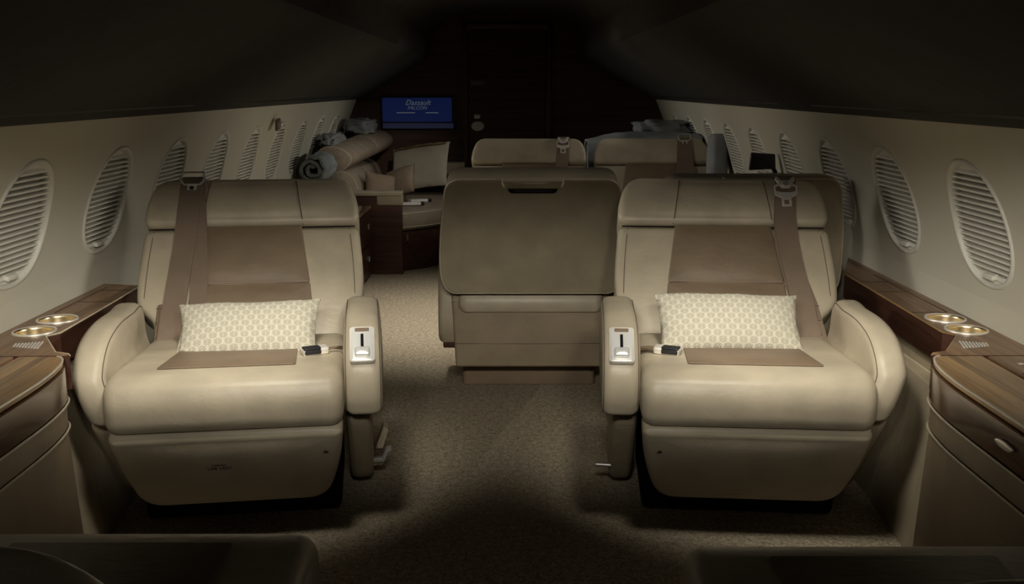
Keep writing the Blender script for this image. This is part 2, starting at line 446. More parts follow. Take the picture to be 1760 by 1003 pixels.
# ------------------------------------------------------------------ club seats
RC = R(38); SV = (0, math.sin(RC), math.cos(RC)); SN = (0, -math.cos(RC), math.sin(RC)); SO = (0, .515, .36)
def ztop(y): return .452-.085*(y-.08)
def make_seat(name, loc, rz, m, kind='flat', text=False, detail=True, arms=(-1, 1)):
    """m = +1: window side is local +x.  The seat faces local -y."""
    root = empty(name, loc, rz)
    mf = lambda f: (lambda a, b, c: (lambda p: (p[0]*m, p[1], p[2]))(f(a, b, c)))
    mp = lambda pts: [(p[0]*m, p[1], p[2]) for p in pts]
    bp = mf(plane(SO, (1, 0, 0), SV, SN))
    L = M['leather']
    # seat cushion
    prof_c = spline([(0, .365), (.002, .405), (.022, .437), (.08, .452), (.2, ztop(.2)), (.4, ztop(.4)), (.56, ztop(.56)), (.585, .36), (.55, .318), (.3, .315), (.06, .315), (.012, .328)], 5)
    cu = pad('seat_cushion', prof_c, .542, .032, L, mf(lambda u, v, w: (w-.271, u, v)), root, .008, .008, seg=5)
    ins = rpoly([(-.160, .088), (.160, .088), (.140, .5), (-.140, .5)], .006, 3)
    pad('cushion_insert', ins, .0035, .0015, M['taupe'], mf(lambda u, v, w: (u, v, ztop(v)+.0015+w)), root, flat=True, seg=2, step=.05)
    # leg rest
    lo = Vector((0, .135, .085)); lt = Vector((0, .012, .308)); lv = (lt-lo); LL = lv.length; lv.normalize()
    ln = Vector((0, -lv.z, lv.y))
    lf = plane(lo-ln*.07, (1, 0, 0), lv, ln)
    lr = pad('leg_rest', rpoly([(-.222, 0, .05), (.222, 0, .05), (.258, .13, .1), (.27, LL, .022), (-.27, LL, .022), (-.258, .13, .1)], .03, 6), .07, .02, L, mf(lf), root, .012, 0, seg=5)
    if detail:
        ink = M['ink']
        Bm = basis(lo+ln*.0125+lv*.185, (1, 0, 0), lv, ln)
        xs = -m
        pad('mark', [(-.006, -.0012), (.006, -.0012), (.006, .0012), (.0015, .0012), (.0015, .006), (-.0015, .006), (-.0015, .0012), (-.006, .0012)], .001, .0002, ink,
            plane(lo+ln*.0085+lv*.193+Vector((-.225*m, 0, 0)), (1, 0, 0), lv, ln), lr, flat=True, seg=1)
        if text:
            text_mesh('lettering', 'LIFE VEST', .0135, ink, basis(lo+ln*.0118+lv*.150+Vector((-.025, 0, 0)), (1, 0, 0), lv, ln), lr)
            text_mesh('lettering', 'UNDER SEAT', .006, ink, basis(lo+ln*.0118+lv*.164+Vector((-.025, 0, 0)), (1, 0, 0), lv, ln), lr)
    # back rest
    bo = rpoly([(-.262, -.02, .02), (.262, -.02, .02), (.268, .125, .02), (.318, .165, .03), (.323, .26, .1), (.312, .418, .022), (-.312, .418, .022), (-.323, .26, .1), (-.318, .165, .03), (-.268, .125, .02)], .02, 5)
    pad('back_rest', bo, .12, .022, L, mf(lambda u, v, w: plane(SO, (1, 0, 0), SV, SN)(u, v, w-.115)), root, .006, seg=5)
    pad('back_insert', rpoly([(-.168, .2255), (.168, .2255), (.142, .419), (-.142, .419)], .006, 3), .022, .006, M['taupe'], mf(lambda u, v, w: plane(SO, (1, 0, 0), SV, SN)(u, v, w-.008)), root, .010, step=.04)
    pad('back_insert', rpoly([(-.188, 0), (.188, 0), (.168, .2265), (-.168, .2265)], .006, 3), .022, .006, M['taupe'], mf(lambda u, v, w: plane(SO, (1, 0, 0), SV, SN)(u, v, w-.008)), root, .014, step=.04)
    BP = plane(SO, (1, 0, 0), SV, SN)
    hd = pad('headrest', rpoly([(-.313, .424, .03), (.313, .424, .03), (.312, .50, .05), (.282, .588, .055), (-.282, .588, .055), (-.312, .50, .05)], .03, 6), .135, .020, L, mf(lambda u, v, w: BP(u, v, w-.118)), root, .010, seg=5)
    if detail:
        for sx in (-1, 1):
            tube('seam', mp([BP(sx*(.147-.003*k), (.425, .440, .458, .480, .500, .525, .550, .570, .587)[k], (.003, .0166, .0217, .0251, .0257, .0255, .0226, .0165, .002)[k]+.0002) for k in range(9)]), .0016, M['stitch'], hd)
            # bolster stitching on the back
            tube('seam', mp([BP(sx*(.296-.0002*k*k), .17+.03*k, .0068-(.0045 if k in (0, 8) else 0)-.0012) for k in range(9)]), .0011, M['stitch'], hd)
        tube('seam', mp([BP(-.30+.60*k/20, .421, -.004) for k in range(21)]), .0014, M['dark'], hd)
    # armrests
    ap = spline([(.50, .34), (.30, .325), (.105, .318), (.066, .345), (.056, .40), (.066, .452), (.105, .492), (.17, .520), (.28, .533), (.42, .528), (.52, .522), (.545, .43)], 5)
    for sx in arms:
        x0 = -.364 if sx < 0 else .274
        wd = .092 if sx < 0 else .076; kk = 0 if sx < 0 else .28
        af = mf(lambda u, v, w: (x0+w-kk*max(0, .44-v), u, v)); arm = pad('armrest', ap, wd, .026, L, af, root, .004, .004, seg=5)
        if detail:
            for xx in (.0050, wd-.0050):
                cyc = inset(ap, .0098); seq = [cyc[q] for q in range(10, 54)]
                tube('piping', [af(p[0], p[1], xx) for p in seq], .0012, M['stitch'], arm, 6)
        if sx < 0:
            a = Vector((0, .068, .4605)); b = Vector((0, .150, .5165)); v = (b-a).normalized(); nn = Vector((0, -v.z, v.y)); Lh = (b-a).length
            pf = plane(a+Vector((x0+wd/2, 0, 0))+nn*.0005, (1, 0, 0), v, nn)
            pn = pad('control_panel', rpoly([(-.027, -.006), (.027, -.006), (.027, Lh), (-.027, Lh)], .007, 4), .009, .003, M['panel'], mf(pf), root, 0, flat=True, seg=3)
            pn['label'] = 'chrome recline control panel'
            pad('slot', rpoly([(-.0035, .028), (.0035, .028), (.0035, .078), (-.0035, .078)], .001, 2), .002, .0004, M['dark'], mf(lambda u, v2, w: pf(u, v2, w+.0085)), pn, flat=True, seg=1)
            pad('lever', rpoly([(-.018, .004), (.018, .004), (.018, .03), (-.018, .03)], .006, 4), .014, .005, M['panel'], mf(lambda u, v2, w: pf(u, v2, w+.007)), pn, .001)
            pad('button', rpoly([(-.017, .086), (.017, .086), (.017, .097), (-.017, .097)], .002, 2), .004, .001, M['taupe'], mf(lambda u, v2, w: pf(u, v2, w+.0075)), pn, flat=True, seg=1)
            ring_frame('bezel', rpoly([(-.030, -.009), (.030, -.009), (.030, Lh+.003), (-.030, Lh+.003)], .009, 4), rpoly([(-.0255, -.0045), (.0255, -.0045), (.0255, Lh-.0015), (-.0255, Lh-.0015)], .006, 4), .0085, M['rim'], mf(pf), pn)
    # side shrouds and pedestal
    sh = rpoly([(.16, .335), (.13, .30), (.40, .03), (.47, .012), (.68, .012), (.62, .335)], .03, 4)
    for sx in arms:
        x0 = -.335 if sx < 0 else .272
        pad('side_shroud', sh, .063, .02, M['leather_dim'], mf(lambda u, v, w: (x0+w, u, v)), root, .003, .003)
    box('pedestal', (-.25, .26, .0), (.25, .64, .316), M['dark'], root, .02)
    if detail:
        if kind == 'flat':
            pd = pad('foot_lever', rpoly([(0, 0), (.028, 0), (.05, .055), (.03, .065)], .004, 3), .05, .004, M['leather_dim'], mf(lambda u, v, w: (-.343-u*.75, .44-w+.05, .10+v)), root, flat=True)
            pad('release_tab', [(0, 0), (.042, 0), (.056, .026), (.07, .030), (.066, .044), (.050, .040), (.034, .012), (0, .011)], .02, .002, M['steel'], mf(lambda u, v, w: (-.332-u*.8, .42-w, .075+v)), pd, flat=True, seg=1)
        else:
            tube('foot_lever', mp([(-.325, .36, .085), (-.372, .36, .087)]), .006, M['steel'], root)
    # shoulder belt
    if kind == 'flat':
        path = [(.176, .575, -.02), (.176, .592, .012), (.177, .575, .034), (.180, .52, .040), (.185, .43, .036), (.192, .34, .026), (.200, .26, .024), (.206, .18, .028), (.212, .08, .034), (.216, .02, .036)]
        path2 = [(.165, .575, .033), (.160, .50, .036), (.155, .42, .031), (.150, .34, .0215), (.146, .26, .0185), (.143, .16, .02), (.14, .03, .022)]
        strap('belt_webbing', mp([BP(*p) for p in path2]), .05, (1, 0, 0), .003, M['belt'], root)
        tx, tv = .177, .566
    else:
        path = [(.190, .575, -.02), (.190, .592, .012), (.190, .575, .034), (.186, .52, .041), (.181, .43, .037), (.184, .36, .030), (.190, .30, .028), (.203, .2, .03), (.214, .10, .034), (.222, .02, .036)]
        path2 = [(.178, .50, .036), (.172, .43, .033), (.174, .34, .0235), (.192, .26, .021), (.215, .16, .022), (.235, .03, .024)]
        strap('belt_webbing', mp([BP(*p) for p in path2]), [.05, .05, .056, .066, .074, .076], (1, 0, 0), .003, M['belt'], root)
        tx, tv = .186, .53
    bt = strap('seat_belt', mp([BP(*p) for p in path]), .062, (1, 0, 0), .004, M['belt'], root)
    pc = pad('belt_pouch', rpoly([(.205, -.01), (.262, -.01), (.255, .165), (.212, .165)], .008, 3), .028, .008, M['taupe'], mf(lambda u, v, w: BP(u, v, w-.005)), root, .008)
    if detail:
        for q in (.06, .105, .15): tube('seam', mp([BP(.212+.045*k/6, q-.002*k/6, .0262) for k in range(7)]), .0009, M['stitch'], pc)
    def hw(nm, pts, th, dv, w0, mat, flat=True):
        return pad(nm, pts, th, .0012, mat, mf(lambda u, v, w: BP(tx+u, tv+dv+v, w0+w)), bt, flat=True, seg=2)
    if kind == 'flat':
        w0 = .034
        of = rpoly([(-.036, -.004), (-.024, -.020), (.024, -.020), (.036, -.004), (.034, .030), (-.034, .030)], .004, 3)
        inn = rpoly([(-.031, -.001), (-.022, -.0155), (.022, -.0155), (.031, -.001), (.0305, .026), (-.0305, .026)], .003, 3)
        ring_frame('tongue_frame', of, inn, .004, M['rim'], mf(lambda u, v, w: BP(tx+u, tv+v, w0+w+.004-.10*max(0, v+.0)*1.0)), bt)
        hw('tongue', rpoly([(-.014, -.042), (.014, -.042), (.014, -.018), (-.014, -.018)], .003, 3), .004, 0, w0+.003, M['rim'])
        hw('slot', rpoly([(-.006, -.036), (.006, -.036), (.006, -.024), (-.006, -.024)], .001, 2), .001, 0, w0+.007, M['black'])
    else:
        w0 = .045
        hw('guide', [(-.030, .040), (-.028, .050), (-.022, .050), (-.012, .037), (.012, .037), (.022, .050), (.028, .050), (.030, .040), (.020, .024), (.013, .010), (-.013, .010), (-.020, .024)], .005, -.012, w0-.001, M['rim'])
        hw('guide_button', [(.009*math.cos(2*PI*i/16), .009*math.sin(2*PI*i/16)+.026) for i in range(16)], .003, -.014, w0+.004, M['steel'])
        of = rpoly([(-.020, .014), (.020, .014), (.034, .006), (.034, -.012), (.033, -.026), (.015, -.036), (-.015, -.036), (-.033, -.026), (-.034, -.012), (-.034, .006)], .003, 3)
        inn = rpoly([(-.018, .006), (.018, .006), (.0295, .002), (.0295, -.010), (.0290, -.014), (.012, -.018), (-.012, -.018), (-.029, -.014), (-.0295, -.010), (-.0295, .002)], .001, 3)
        ring_frame('tongue_frame', of, inn, .005, M['rim'], mf(lambda u, v, w: BP(tx+u, tv+v, w0+w)), bt)
        of = rpoly([(-.014, -.066), (.014, -.066), (.014, -.034), (-.014, -.034)], .004, 3)
        inn = rpoly([(-.0075, -.060), (.0075, -.060), (.0075, -.042), (-.0075, -.042)], .001, 3)
        ring_frame('tongue', of, inn, .005, M['rim'], mf(lambda u, v, w: BP(tx+u, tv+v, w0+w)), bt)
    # buckle on the cushion
    if detail:
        th = R(-20); c, s_ = math.cos(th), math.sin(th)
        bf = mf(lambda u, v, w: (-.192+u*c-v*s_, .222+u*s_+v*c, ztop(.222)+.002+w+.12*v))
        bk = pad('buckle', rpoly([(-.040, -.016), (.026, -.019), (.030, .017), (-.040, .012)], .006, 4), .018, .005, M['rim'], bf, root, .001)
        pad('button', rpoly([(-.020, -.014), (.024, -.0155), (.026, .008), (-.018, .006)], .004, 3), .006, .002, M['black'], mf(lambda u, v, w: (-.192+u*c-v*s_, .222+u*s_+v*c-.0035, ztop(.222)+.0165+w+.12*v)), bk)
        pad('button', rpoly([(-.018, .001), (.024, .001), (.024, .012), (-.018, .012)], .003, 3), .004, .001, M['black'], mf(lambda u, v, w: (-.192+u*c+(.0175)*s_-w*0, .222+u*s_-.0185*c-w, ztop(.222)+.002+v+.0022)), bk, flat=True)
        strap('buckle_strap', mp([(-.226, .238, ztop(.23)+.010), (-.25, .262, ztop(.24)+.008), (-.268, .30, ztop(.3)+.0)]), .03, (.5, .9, 0), .004, M['taupe'], bk)
    return root

G1 = 'cream leather club seats'
sL = make_seat('club_seat', (-.656, 2.19, 0), R(8.0), -1, 'flat', True)
tag(sL, 'cream club seat left of the aisle in front, marked LIFE VEST on its leg rest', 'seat', G1)
sR = make_seat('club_seat', (.580, 2.2, 0), R(-4.5), 1, 'buckle')
tag(sR, 'cream club seat right of the aisle in front, large silver belt tongue on its headrest', 'seat', G1)
fA = make_seat('club_seat', (.065, 4.66, 0), R(-3), 1, 'buckle', detail=False)
tag(fA, 'far cream seat beside the aisle facing the camera, silver belt tongue hanging on its headrest', 'seat', G1)
fB = make_seat('club_seat', (.735, 4.66, 0), R(-3), 1, 'flat', detail=False, arms=(1,))
tag(fB, 'far cream seat nearest the right wall, in front of the grey throw', 'seat', G1)
nL = make_seat('club_seat', (-.56, 1.43, 0), R(180), 1, 'flat', detail=False, arms=(1,))
tag(nL, 'dark seat edge along the bottom left of the photo, its back to the camera', 'seat', G1)
nR = make_seat('club_seat', (.525, 1.385, 0), R(180), -1, 'flat', detail=False, arms=(1,))
tag(nR, 'dark seat edge along the bottom right of the photo, its back to the camera', 'seat', G1)

# ------------------------------------------------------------------ seats seen from behind
def make_back_seat(loc, rz, lean, arms=(-1, 1)):
    root = empty('club_seat', loc, rz); L = M['leather_dim']
    lo = Vector((0, 0, .415)); lt = Vector((0, -lean, .815)); v = (lt-lo); LL = v.length; v.normalize(); n = Vector((0, -v.z, v.y))
    out = rpoly([(-.29, -.02, .04), (.29, -.02, .04), (.318, .03, .04), (.322, .12, .1), (.312, .25, .15), (.288, LL, .05), (-.288, LL, .05), (-.312, .25, .15), (-.322, .12, .1), (-.318, .03, .04)], .03, 6)
    f = plane(lo, (1, 0, 0), v, n)
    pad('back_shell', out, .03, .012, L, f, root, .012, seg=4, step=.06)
    pad('back_rest', inset(out, .006), .10, .03, M['leather'], lambda a, b, c: f(a, b, c-.10), root, 0, .01)
    tube('piping', [f(p[0], p[1], .026) for p in inset(out, .004)], .0035, M['pipe'], root, 6, True)
    # handle recess
    pad('recess', rpoly([(-.075, LL-.046), (.075, LL-.046), (.085, LL-.028), (-.085, LL-.028)], .008, 4), .004, .001, M['dark'], lambda a, b, c: f(a, b, c+.036), root, flat=True, seg=1)
    pad('grab_handle', rpoly([(-.060, LL-.040), (.060, LL-.040), (.066, LL-.030), (-.066, LL-.030)], .004, 3), .006, .002, M['black'], lambda a, b, c: f(a, b, c+.0385), root, flat=True, seg=1)
    pad('handle_flap', rpoly([(-.10, LL-.031, .02), (.10, LL-.031, .02), (.103, LL+.004, .004), (-.103, LL+.004, .004)], .01, 5), .03, .010, L, lambda a, b, c: f(a, b, c+.014), root, .002)
    # hem strip and skirt
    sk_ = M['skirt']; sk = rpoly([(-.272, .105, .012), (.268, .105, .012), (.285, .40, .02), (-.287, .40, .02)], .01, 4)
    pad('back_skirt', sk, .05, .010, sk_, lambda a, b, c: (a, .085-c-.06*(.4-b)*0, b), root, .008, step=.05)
    for z in (.395, .355): 
        hw_ = .284
        tube('seam', [(-hw_+2*hw_*k/8, .0325-.006*(1-abs(k-4)/4), z) for k in range(9)], .0016, M['pipe'], root, 6)
    tube('seam', [(-.272+.544*k/8, .0325-.006*(1-abs(k-4)/4), .195) for k in range(9)], .0013, M['stitch'], root, 6)
    for s in arms:
        x0 = -.335 if s < 0 else .255
        pad('armrest', spline([(.07, .19), (.07, .41), (.16, .50), (.40, .50), (.55, .44), (.55, .30), (.40, .20)], 4), .075, .02, L, lambda u, v_, w: (x0+w, u, v_), root, .003, .003)
        pad('arm_cap', rpoly([(.08, .165), (.14, .165), (.14, .20), (.08, .20)], .006, 3), .05, .005, M['mahog'], lambda u, v_, w: (x0+.015+w, u, v_), root, flat=True)
    pad('seat_cushion', spline([(.05, .30), (.05, .41), (.3, .43), (.54, .44), (.58, .38), (.54, .31)], 5), .52, .03, M['leather'], lambda u, v_, w: (w-.26, u, v_), root, .005, .005)
    pad('pedestal', rpoly([(-.255, .16), (.245, .16), (.245, .5), (-.255, .5)], .02, 4), .15, .006, M['taupe'], lambda u, v_, w: (u, v_, w), root, flat=True)
    return root
bA = make_back_seat((.078, 3.46, 0), 0, .15)
tag(bA, 'tan seat seen from behind in the middle of the aisle, handle slot at its top', 'seat', 'seats turned with their backs to the camera')
bB = make_back_seat((.80, 3.34, 0), 0, .05)
tag(bB, 'tan seat seen from behind, mostly hidden by the front right club seat', 'seat', 'seats turned with their backs to the camera')

# ------------------------------------------------------------------ pillows
def pillow(name, loc, tilt, rz, w, h, t, mat, seedv=0, roll=0, pinch=.06, crumple=.004):
    N, K = 36, 20; verts = []; faces = []
    for side in (1, -1):
        for i in range(N+1):
            for j in range(K+1):
                u = -1+2*i/N; v = -1+2*j/K
                uu = math.copysign(abs(u)**.85, u); vv = math.copysign(abs(v)**.85, v)
                x = w/2*uu*(1-pinch*(1-vv*vv)*abs(uu)**3*.6); z = h/2*vv*(1-pinch*(1-uu*uu)*abs(vv)**3*1.1)
                bul = ((1-abs(uu)**3.0)*(1-abs(vv)**2.6))**.55 if abs(uu) < 1 and abs(vv) < 1 else 0
                edge = max(abs(uu), abs(vv))
                nz = noise.noise(Vector((x*14+seedv, z*14, side*3.1)))*crumple*(edge**3)*1.6
                nz2 = noise.noise(Vector((x*40+seedv, z*40, 7)))*crumple*.35*edge
                y = -side*(t/2*bul+.003*(1 if edge < 1 else 0))+(nz+nz2)
                cr = .006*(abs(uu*vv)**4)
                verts.append((x+cr*math.copysign(1, uu), y, z+noise.noise(Vector((x*9+seedv, 3, z*9)))*crumple))
    n = (N+1)*(K+1)
    for s in (0, 1):
        for i in range(N):
            for j in range(K):
                a = s*n+i*(K+1)+j; faces.append((a, a+1, a+K+2, a+K+1))
    o = build(name, verts, faces, mat, None, 70)
    bm = bmesh.new(); bm.from_mesh(o.data); bmesh.ops.remove_doubles(bm, verts=bm.verts, dist=.0008); bmesh.ops.recalc_face_normals(bm, faces=bm.faces); bm.to_mesh(o.data); bm.free()
    o.data.shade_smooth()
    o.rotation_euler = (-tilt, roll, rz); o.location = loc
    return o
PG = 'leaf patterned lumbar pillows'
pR = pillow('lumbar_pillow', (.583, 2.575, .484), R(46), R(-1.5), .375, .192, .085, M['pillow'], 3.3, R(.5))
tag(pR, 'cream leaf patterned lumbar pillow on the right front club seat', 'pillow', PG)
pL = pillow('lumbar_pillow', (-.688, 2.555, .470), R(46), R(5), .362, .186, .085, M['pillow'], 9.1, R(-1.2))
tag(pL, 'cream leaf patterned lumbar pillow on the left front club seat', 'pillow', PG)

# ------------------------------------------------------------------ side ledges and front cabinets
ZL = .52
def ledge(s, yend, label):
    X = lambda x: x*s
    root = empty('side_ledge', (X(1.1), 2.5, 0))
    ox, oy = X(1.1), 2.5
    off = .0 if s > 0 else .035
    xi, xw = 1.057+off, 1.193+(.035 if s > 0 else .040)-.035
    xw = (1.184 if s > 0 else 1.224)
    cups = [(1.117+off, 2.484-.004*(s < 0)), (1.116+off, 2.362-.01*(s < 0))]
    out = [(xi+.012, yend), (xi, 2.6), (xi-.006, 2.345), (xi+.014, 2.312), (xi-.075, 2.165), (xi-.11, 2.150), (xi-.118, 2.138), (xi-.11, 2.132), (xi-.004, 2.130), (xw, 2.130), (xw, yend+(.31 if s > 0 else .03))]
    bm = bmesh.new(); edges = []; ovs = []; 
    vs = [bm.verts.new((X(x)-ox, y-oy, ZL)) for x, y in out]
    es = [bm.edges.new((vs[i], vs[(i+1) % len(vs)])) for i in range(len(vs))]; rc = .0455
    holes = []
    for cx, cy in cups:
        hv = [bm.verts.new((X(cx)+rc*math.cos(2*PI*k/40)-ox, cy+rc*math.sin(2*PI*k/40)-oy, ZL)) for k in range(40)]
        es += [bm.edges.new((hv[k], hv[(k+1) % 40])) for k in range(40)]
    bmesh.ops.triangle_fill(bm, edges=es, use_beauty=True)
    # fascia drop round the inboard edge
    low = [bm.verts.new((v.co.x, v.co.y, ZL-.078)) for v in vs]
    for i in range(len(vs)):
        k = (i+1) % len(vs); fc = bm.faces.new((vs[i], vs[k], low[k], low[i])); fc.material_index = 1
    bmesh.ops.recalc_face_normals(bm, faces=bm.faces)
    me = bpy.data.meshes.new('ledge_top'); bm.to_mesh(me); bm.free(); me.materials.append(M['walnut']); me.materials.append(M['mahog'])
    o = bpy.data.objects.new('ledge_top', me); C.objects.link(o); o.parent = root
    # polished edge line, panel seams
    tube('edge_trim', [(X(x)-ox, y-oy, ZL-.001) for x, y in out[:7]], .0022, M['pipe'] if s < 0 else M['walnut_bright'], root, 6)
    for ys in ((2.98, 2.83, 2.56) if s > 0 else (2.86, 2.70)):
        box('seam', (min(X(xi+.004), X(xw-.03))-ox, ys-.001-oy, ZL), (max(X(xi+.004), X(xw-.03))-ox, ys+.001-oy, ZL+.0006), M['dark'], root, .0002, 1)
    box('seam', (min(X(xw-.03), X(xw-.028))-ox, 2.56-oy, ZL), (max(X(xw-.03), X(xw-.028))-ox, yend-oy-.02, ZL+.0006), M['dark'], root, .0002, 1)
    for cx, cy in cups:
        px, py = X(cx)-ox, cy-oy; prof_h = [(.0505, 0), (.0500, .003), (.047, .0042), (.0445, .0025), (.0435, -.004), (.0425, -.045), (.040, -.05), (.0, -.05)]
        verts = []; faces = []
        for r_, z_ in prof_h[:-1]:
            for k in range(40): verts.append((px+r_*math.cos(2*PI*k/40), py+r_*math.sin(2*PI*k/40), ZL+z_))
        for i in range(len(prof_h)-2):
            for k in range(40): faces.append((i*40+k, i*40+(k+1) % 40, i*40+40+(k+1) % 40, i*40+40+k))
        faces.append(tuple((len(prof_h)-2)*40+k for k in range(40)))
        ch = build('cup_holder', verts, faces, M['gold'], root, 50); ch['label'] = 'round champagne metal cup holder'
        rp = prof_h[:4]; verts = []; faces = []
        for r_, z_ in rp:
            for k in range(40): verts.append((px+(r_+.0004)*math.cos(2*PI*k/40), py+(r_+.0004)*math.sin(2*PI*k/40), ZL+z_+.0006))
        for i in range(3):
            for k in range(40): faces.append((i*40+k, i*40+(k+1) % 40, i*40+40+(k+1) % 40, i*40+40+k))
        build('rim', verts, faces, M['rim'], ch, 50)
    # row of small raised white bars
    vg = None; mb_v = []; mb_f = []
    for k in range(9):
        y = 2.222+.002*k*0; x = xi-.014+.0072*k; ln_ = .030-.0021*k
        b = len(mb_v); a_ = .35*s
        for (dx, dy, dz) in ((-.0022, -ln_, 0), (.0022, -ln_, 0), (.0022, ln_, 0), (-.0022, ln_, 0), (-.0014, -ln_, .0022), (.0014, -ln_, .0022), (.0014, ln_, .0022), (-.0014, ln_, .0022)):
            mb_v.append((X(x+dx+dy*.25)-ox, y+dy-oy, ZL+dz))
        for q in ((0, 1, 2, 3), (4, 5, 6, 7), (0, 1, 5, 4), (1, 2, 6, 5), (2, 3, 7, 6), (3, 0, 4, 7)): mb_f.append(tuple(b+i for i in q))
    build('white_bars', mb_v, mb_f, M['panel'], root, 30)['label'] = 'row of small white bars'
    # side panel under the fascia
    pad('side_panel', [(xi+.02, 2.15), (xi+.02, yend-.01), (xw-.16, yend-.01), (xw-.16, 2.15)] if False else rpoly([(xi+.012, 2.20), (xi+.025, yend-.005), (xw-.04, yend-.005), (xw-.04, 2.20)], .003, 2), .05, .003, M['leather_dim'], lambda u, v, w: (X(u)-ox, v-oy, ZL-.128+w), root, flat=True)
    pad('lower_panel', [(xi+.02-.06, 2.17), (xi+.026, yend-.005), (xi+.06, yend-.005), (xi+.06, 2.17)], ZL-.132, .003, M['leather_dim'], lambda u, v, w: (X(u-.16*max(0, (ZL-.13-w))*1.0)-ox, v-oy, w), root, flat=True)
    tube('piping', [(X(xi+.012-.0)-ox, 2.20-oy, ZL-.130), (X(xi+.024)-ox, yend-.01-oy, ZL-.130)], .003, M['pipe'], root, 6)
    tag(root, label, 'ledge', 'walnut side ledges'); return root
ledge(1, 3.12, 'walnut ledge with two cup holders under the right windows')
ledge(-1, 2.93, 'walnut ledge with two cup holders under the left windows')

def cabinet(s, label):
    X = lambda x: x*s
    off = 0 if s > 0 else .045
    xi, xo = .898+off, 1.046+(.035 if s < 0 else 0); xw = 1.184 if s > 0 else 1.224
    yb, yf = 2.127, .75
    root = empty('table_cabinet', (X(1.0), 1.5, 0)); ox, oy = X(1.0), 1.5
    def plan(g, back=0):
        a = [(xo, yf), (xi-g, yf), (xi-g, 1.88)]
        for k in range(1, 9):
            q = PI/2*k/8; a.append((xi-g+.085*(1-math.cos(q))*.62, 1.88+(yb+back-1.88)*math.sin(q)))
        a.append((xo, yb+back)); return a
    f = lambda z0: (lambda u, v, w: (X(u)-ox, v-oy, z0+w))
    pad('table_leaf', plan(0, 0), .012, .003, M['walnut_bright'], f(ZL-.012), root, flat=True)
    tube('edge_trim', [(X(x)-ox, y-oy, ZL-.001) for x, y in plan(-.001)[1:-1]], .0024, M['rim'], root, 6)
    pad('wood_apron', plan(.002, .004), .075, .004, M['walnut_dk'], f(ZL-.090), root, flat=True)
    tube('edge_trim', [(X(x)-ox, y-oy, ZL-.093) for x, y in plan(.003, .005)[1:-1]], .0026, M['pipe'], root, 6)
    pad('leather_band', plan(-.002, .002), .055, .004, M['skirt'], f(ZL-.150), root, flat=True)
    tube('piping', [(X(x)-ox, y-oy, ZL-.152) for x, y in plan(.0, .004)[1:-1]], .0026, M['pipe'], root, 6)
    b = plan(-.004, 0)
    pad('leather_side', b, ZL-.155, .004, M['skirt'], lambda u, v, w: (X(u+.05*(1-w/(ZL-.155))*0)-ox, v+.04*(1-w/(ZL-.155))-oy, w), root, flat=True)  # cabinet leather, its shade put into the darker colour
    pad('handle', spline([(-.034, .001), (-.02, -.006), (.0, -.0085), (.022, -.007), (.034, -.001), (.02, .005), (0, .0065), (-.02, .005)], 3), .005, .0015, M['rim'], lambda u, v, w: (X(xi-.004-w)-ox, 1.70+u-oy, ZL-.050+v), root, .001)['label'] = 'small bright pull handle'
    # outboard strip beside the slot
    pad('slot', [(xo+.0, yf), (xo+.0, yb-.002), (xo+.012, yb-.002), (xo+.012, yf)], .004, .001, M['dark'], f(ZL-.03), root, flat=True, seg=1)
    pad('side_strip', [(xo+.012, yf), (xo+.012, yb-.001), (xw, yb-.001), (xw, yf)], .03, .002, M['walnut'], f(ZL-.030), root, flat=True)
    box('seam', (min(X(xo+.014), X(xw-.002))-ox, 1.98-oy, ZL-.0002), (max(X(xo+.014), X(xw-.002))-ox, 1.983-oy, ZL+.0006), M['dark'], root, .0002, 1)
    box('push_button', (X(xo+.05)-.006-ox, 2.052-oy, ZL-.0002), (X(xo+.05)+.006-ox, 2.062-oy, ZL+.002), M['rim'], root, .0008, 1)
    tag(root, label, 'cabinet', 'folding table cabinets'); return root
cabinet(1, 'walnut topped cabinet with leather side, right foreground')
cabinet(-1, 'walnut topped cabinet with leather side, left foreground')

# ------------------------------------------------------------------ left credenza, divan end panel, divan
cr = empty('credenza', (-.9, 5.0, 0))
cl = lambda u, v, w: (u+.9, v-5.0, w)
pad('body', rpoly([(-.828, 3.9), (-.828, 5.86), (-1.02, 5.86), (-1.02, 3.9)], .004, 2), .40, .004, M['mahog'], cl, cr, flat=True)
pad('top', rpoly([(-.815, 3.9), (-.815, 5.87), (-1.16, 5.87), (-1.16, 3.9)], .008, 3), .018, .006, M['walnut'], lambda u, v, w: cl(u, v, w+.40), cr, flat=True)
pad('pad', rpoly([(-.83, 3.95), (-.83, 5.62), (-1.12, 5.62), (-1.12, 3.95)], .012, 3), .03, .01, M['leather'], lambda u, v, w: cl(u, v, w+.418), cr, flat=True)
for z, h in ((.21, .18), (.02, .18)):
    dr = pad('drawer', rpoly([(4.95, z), (5.84, z), (5.84, z+h), (4.95, z+h)], .004, 2), .008, .002, M['mahog'], lambda u, v, w: cl(-.828+w, u, v), cr, flat=True)
    pad('handle', rpoly([(5.735, z+h*.5-.006), (5.765, z+h*.5-.006), (5.765, z+h*.5+.026), (5.735, z+h*.5+.026)], .004, 3), .008, .003, M['chrome'], lambda u, v, w: cl(-.820+w, u, v), dr)
tag(cr, 'dark wood credenza with two chrome handles behind the left club seat', 'cabinet')

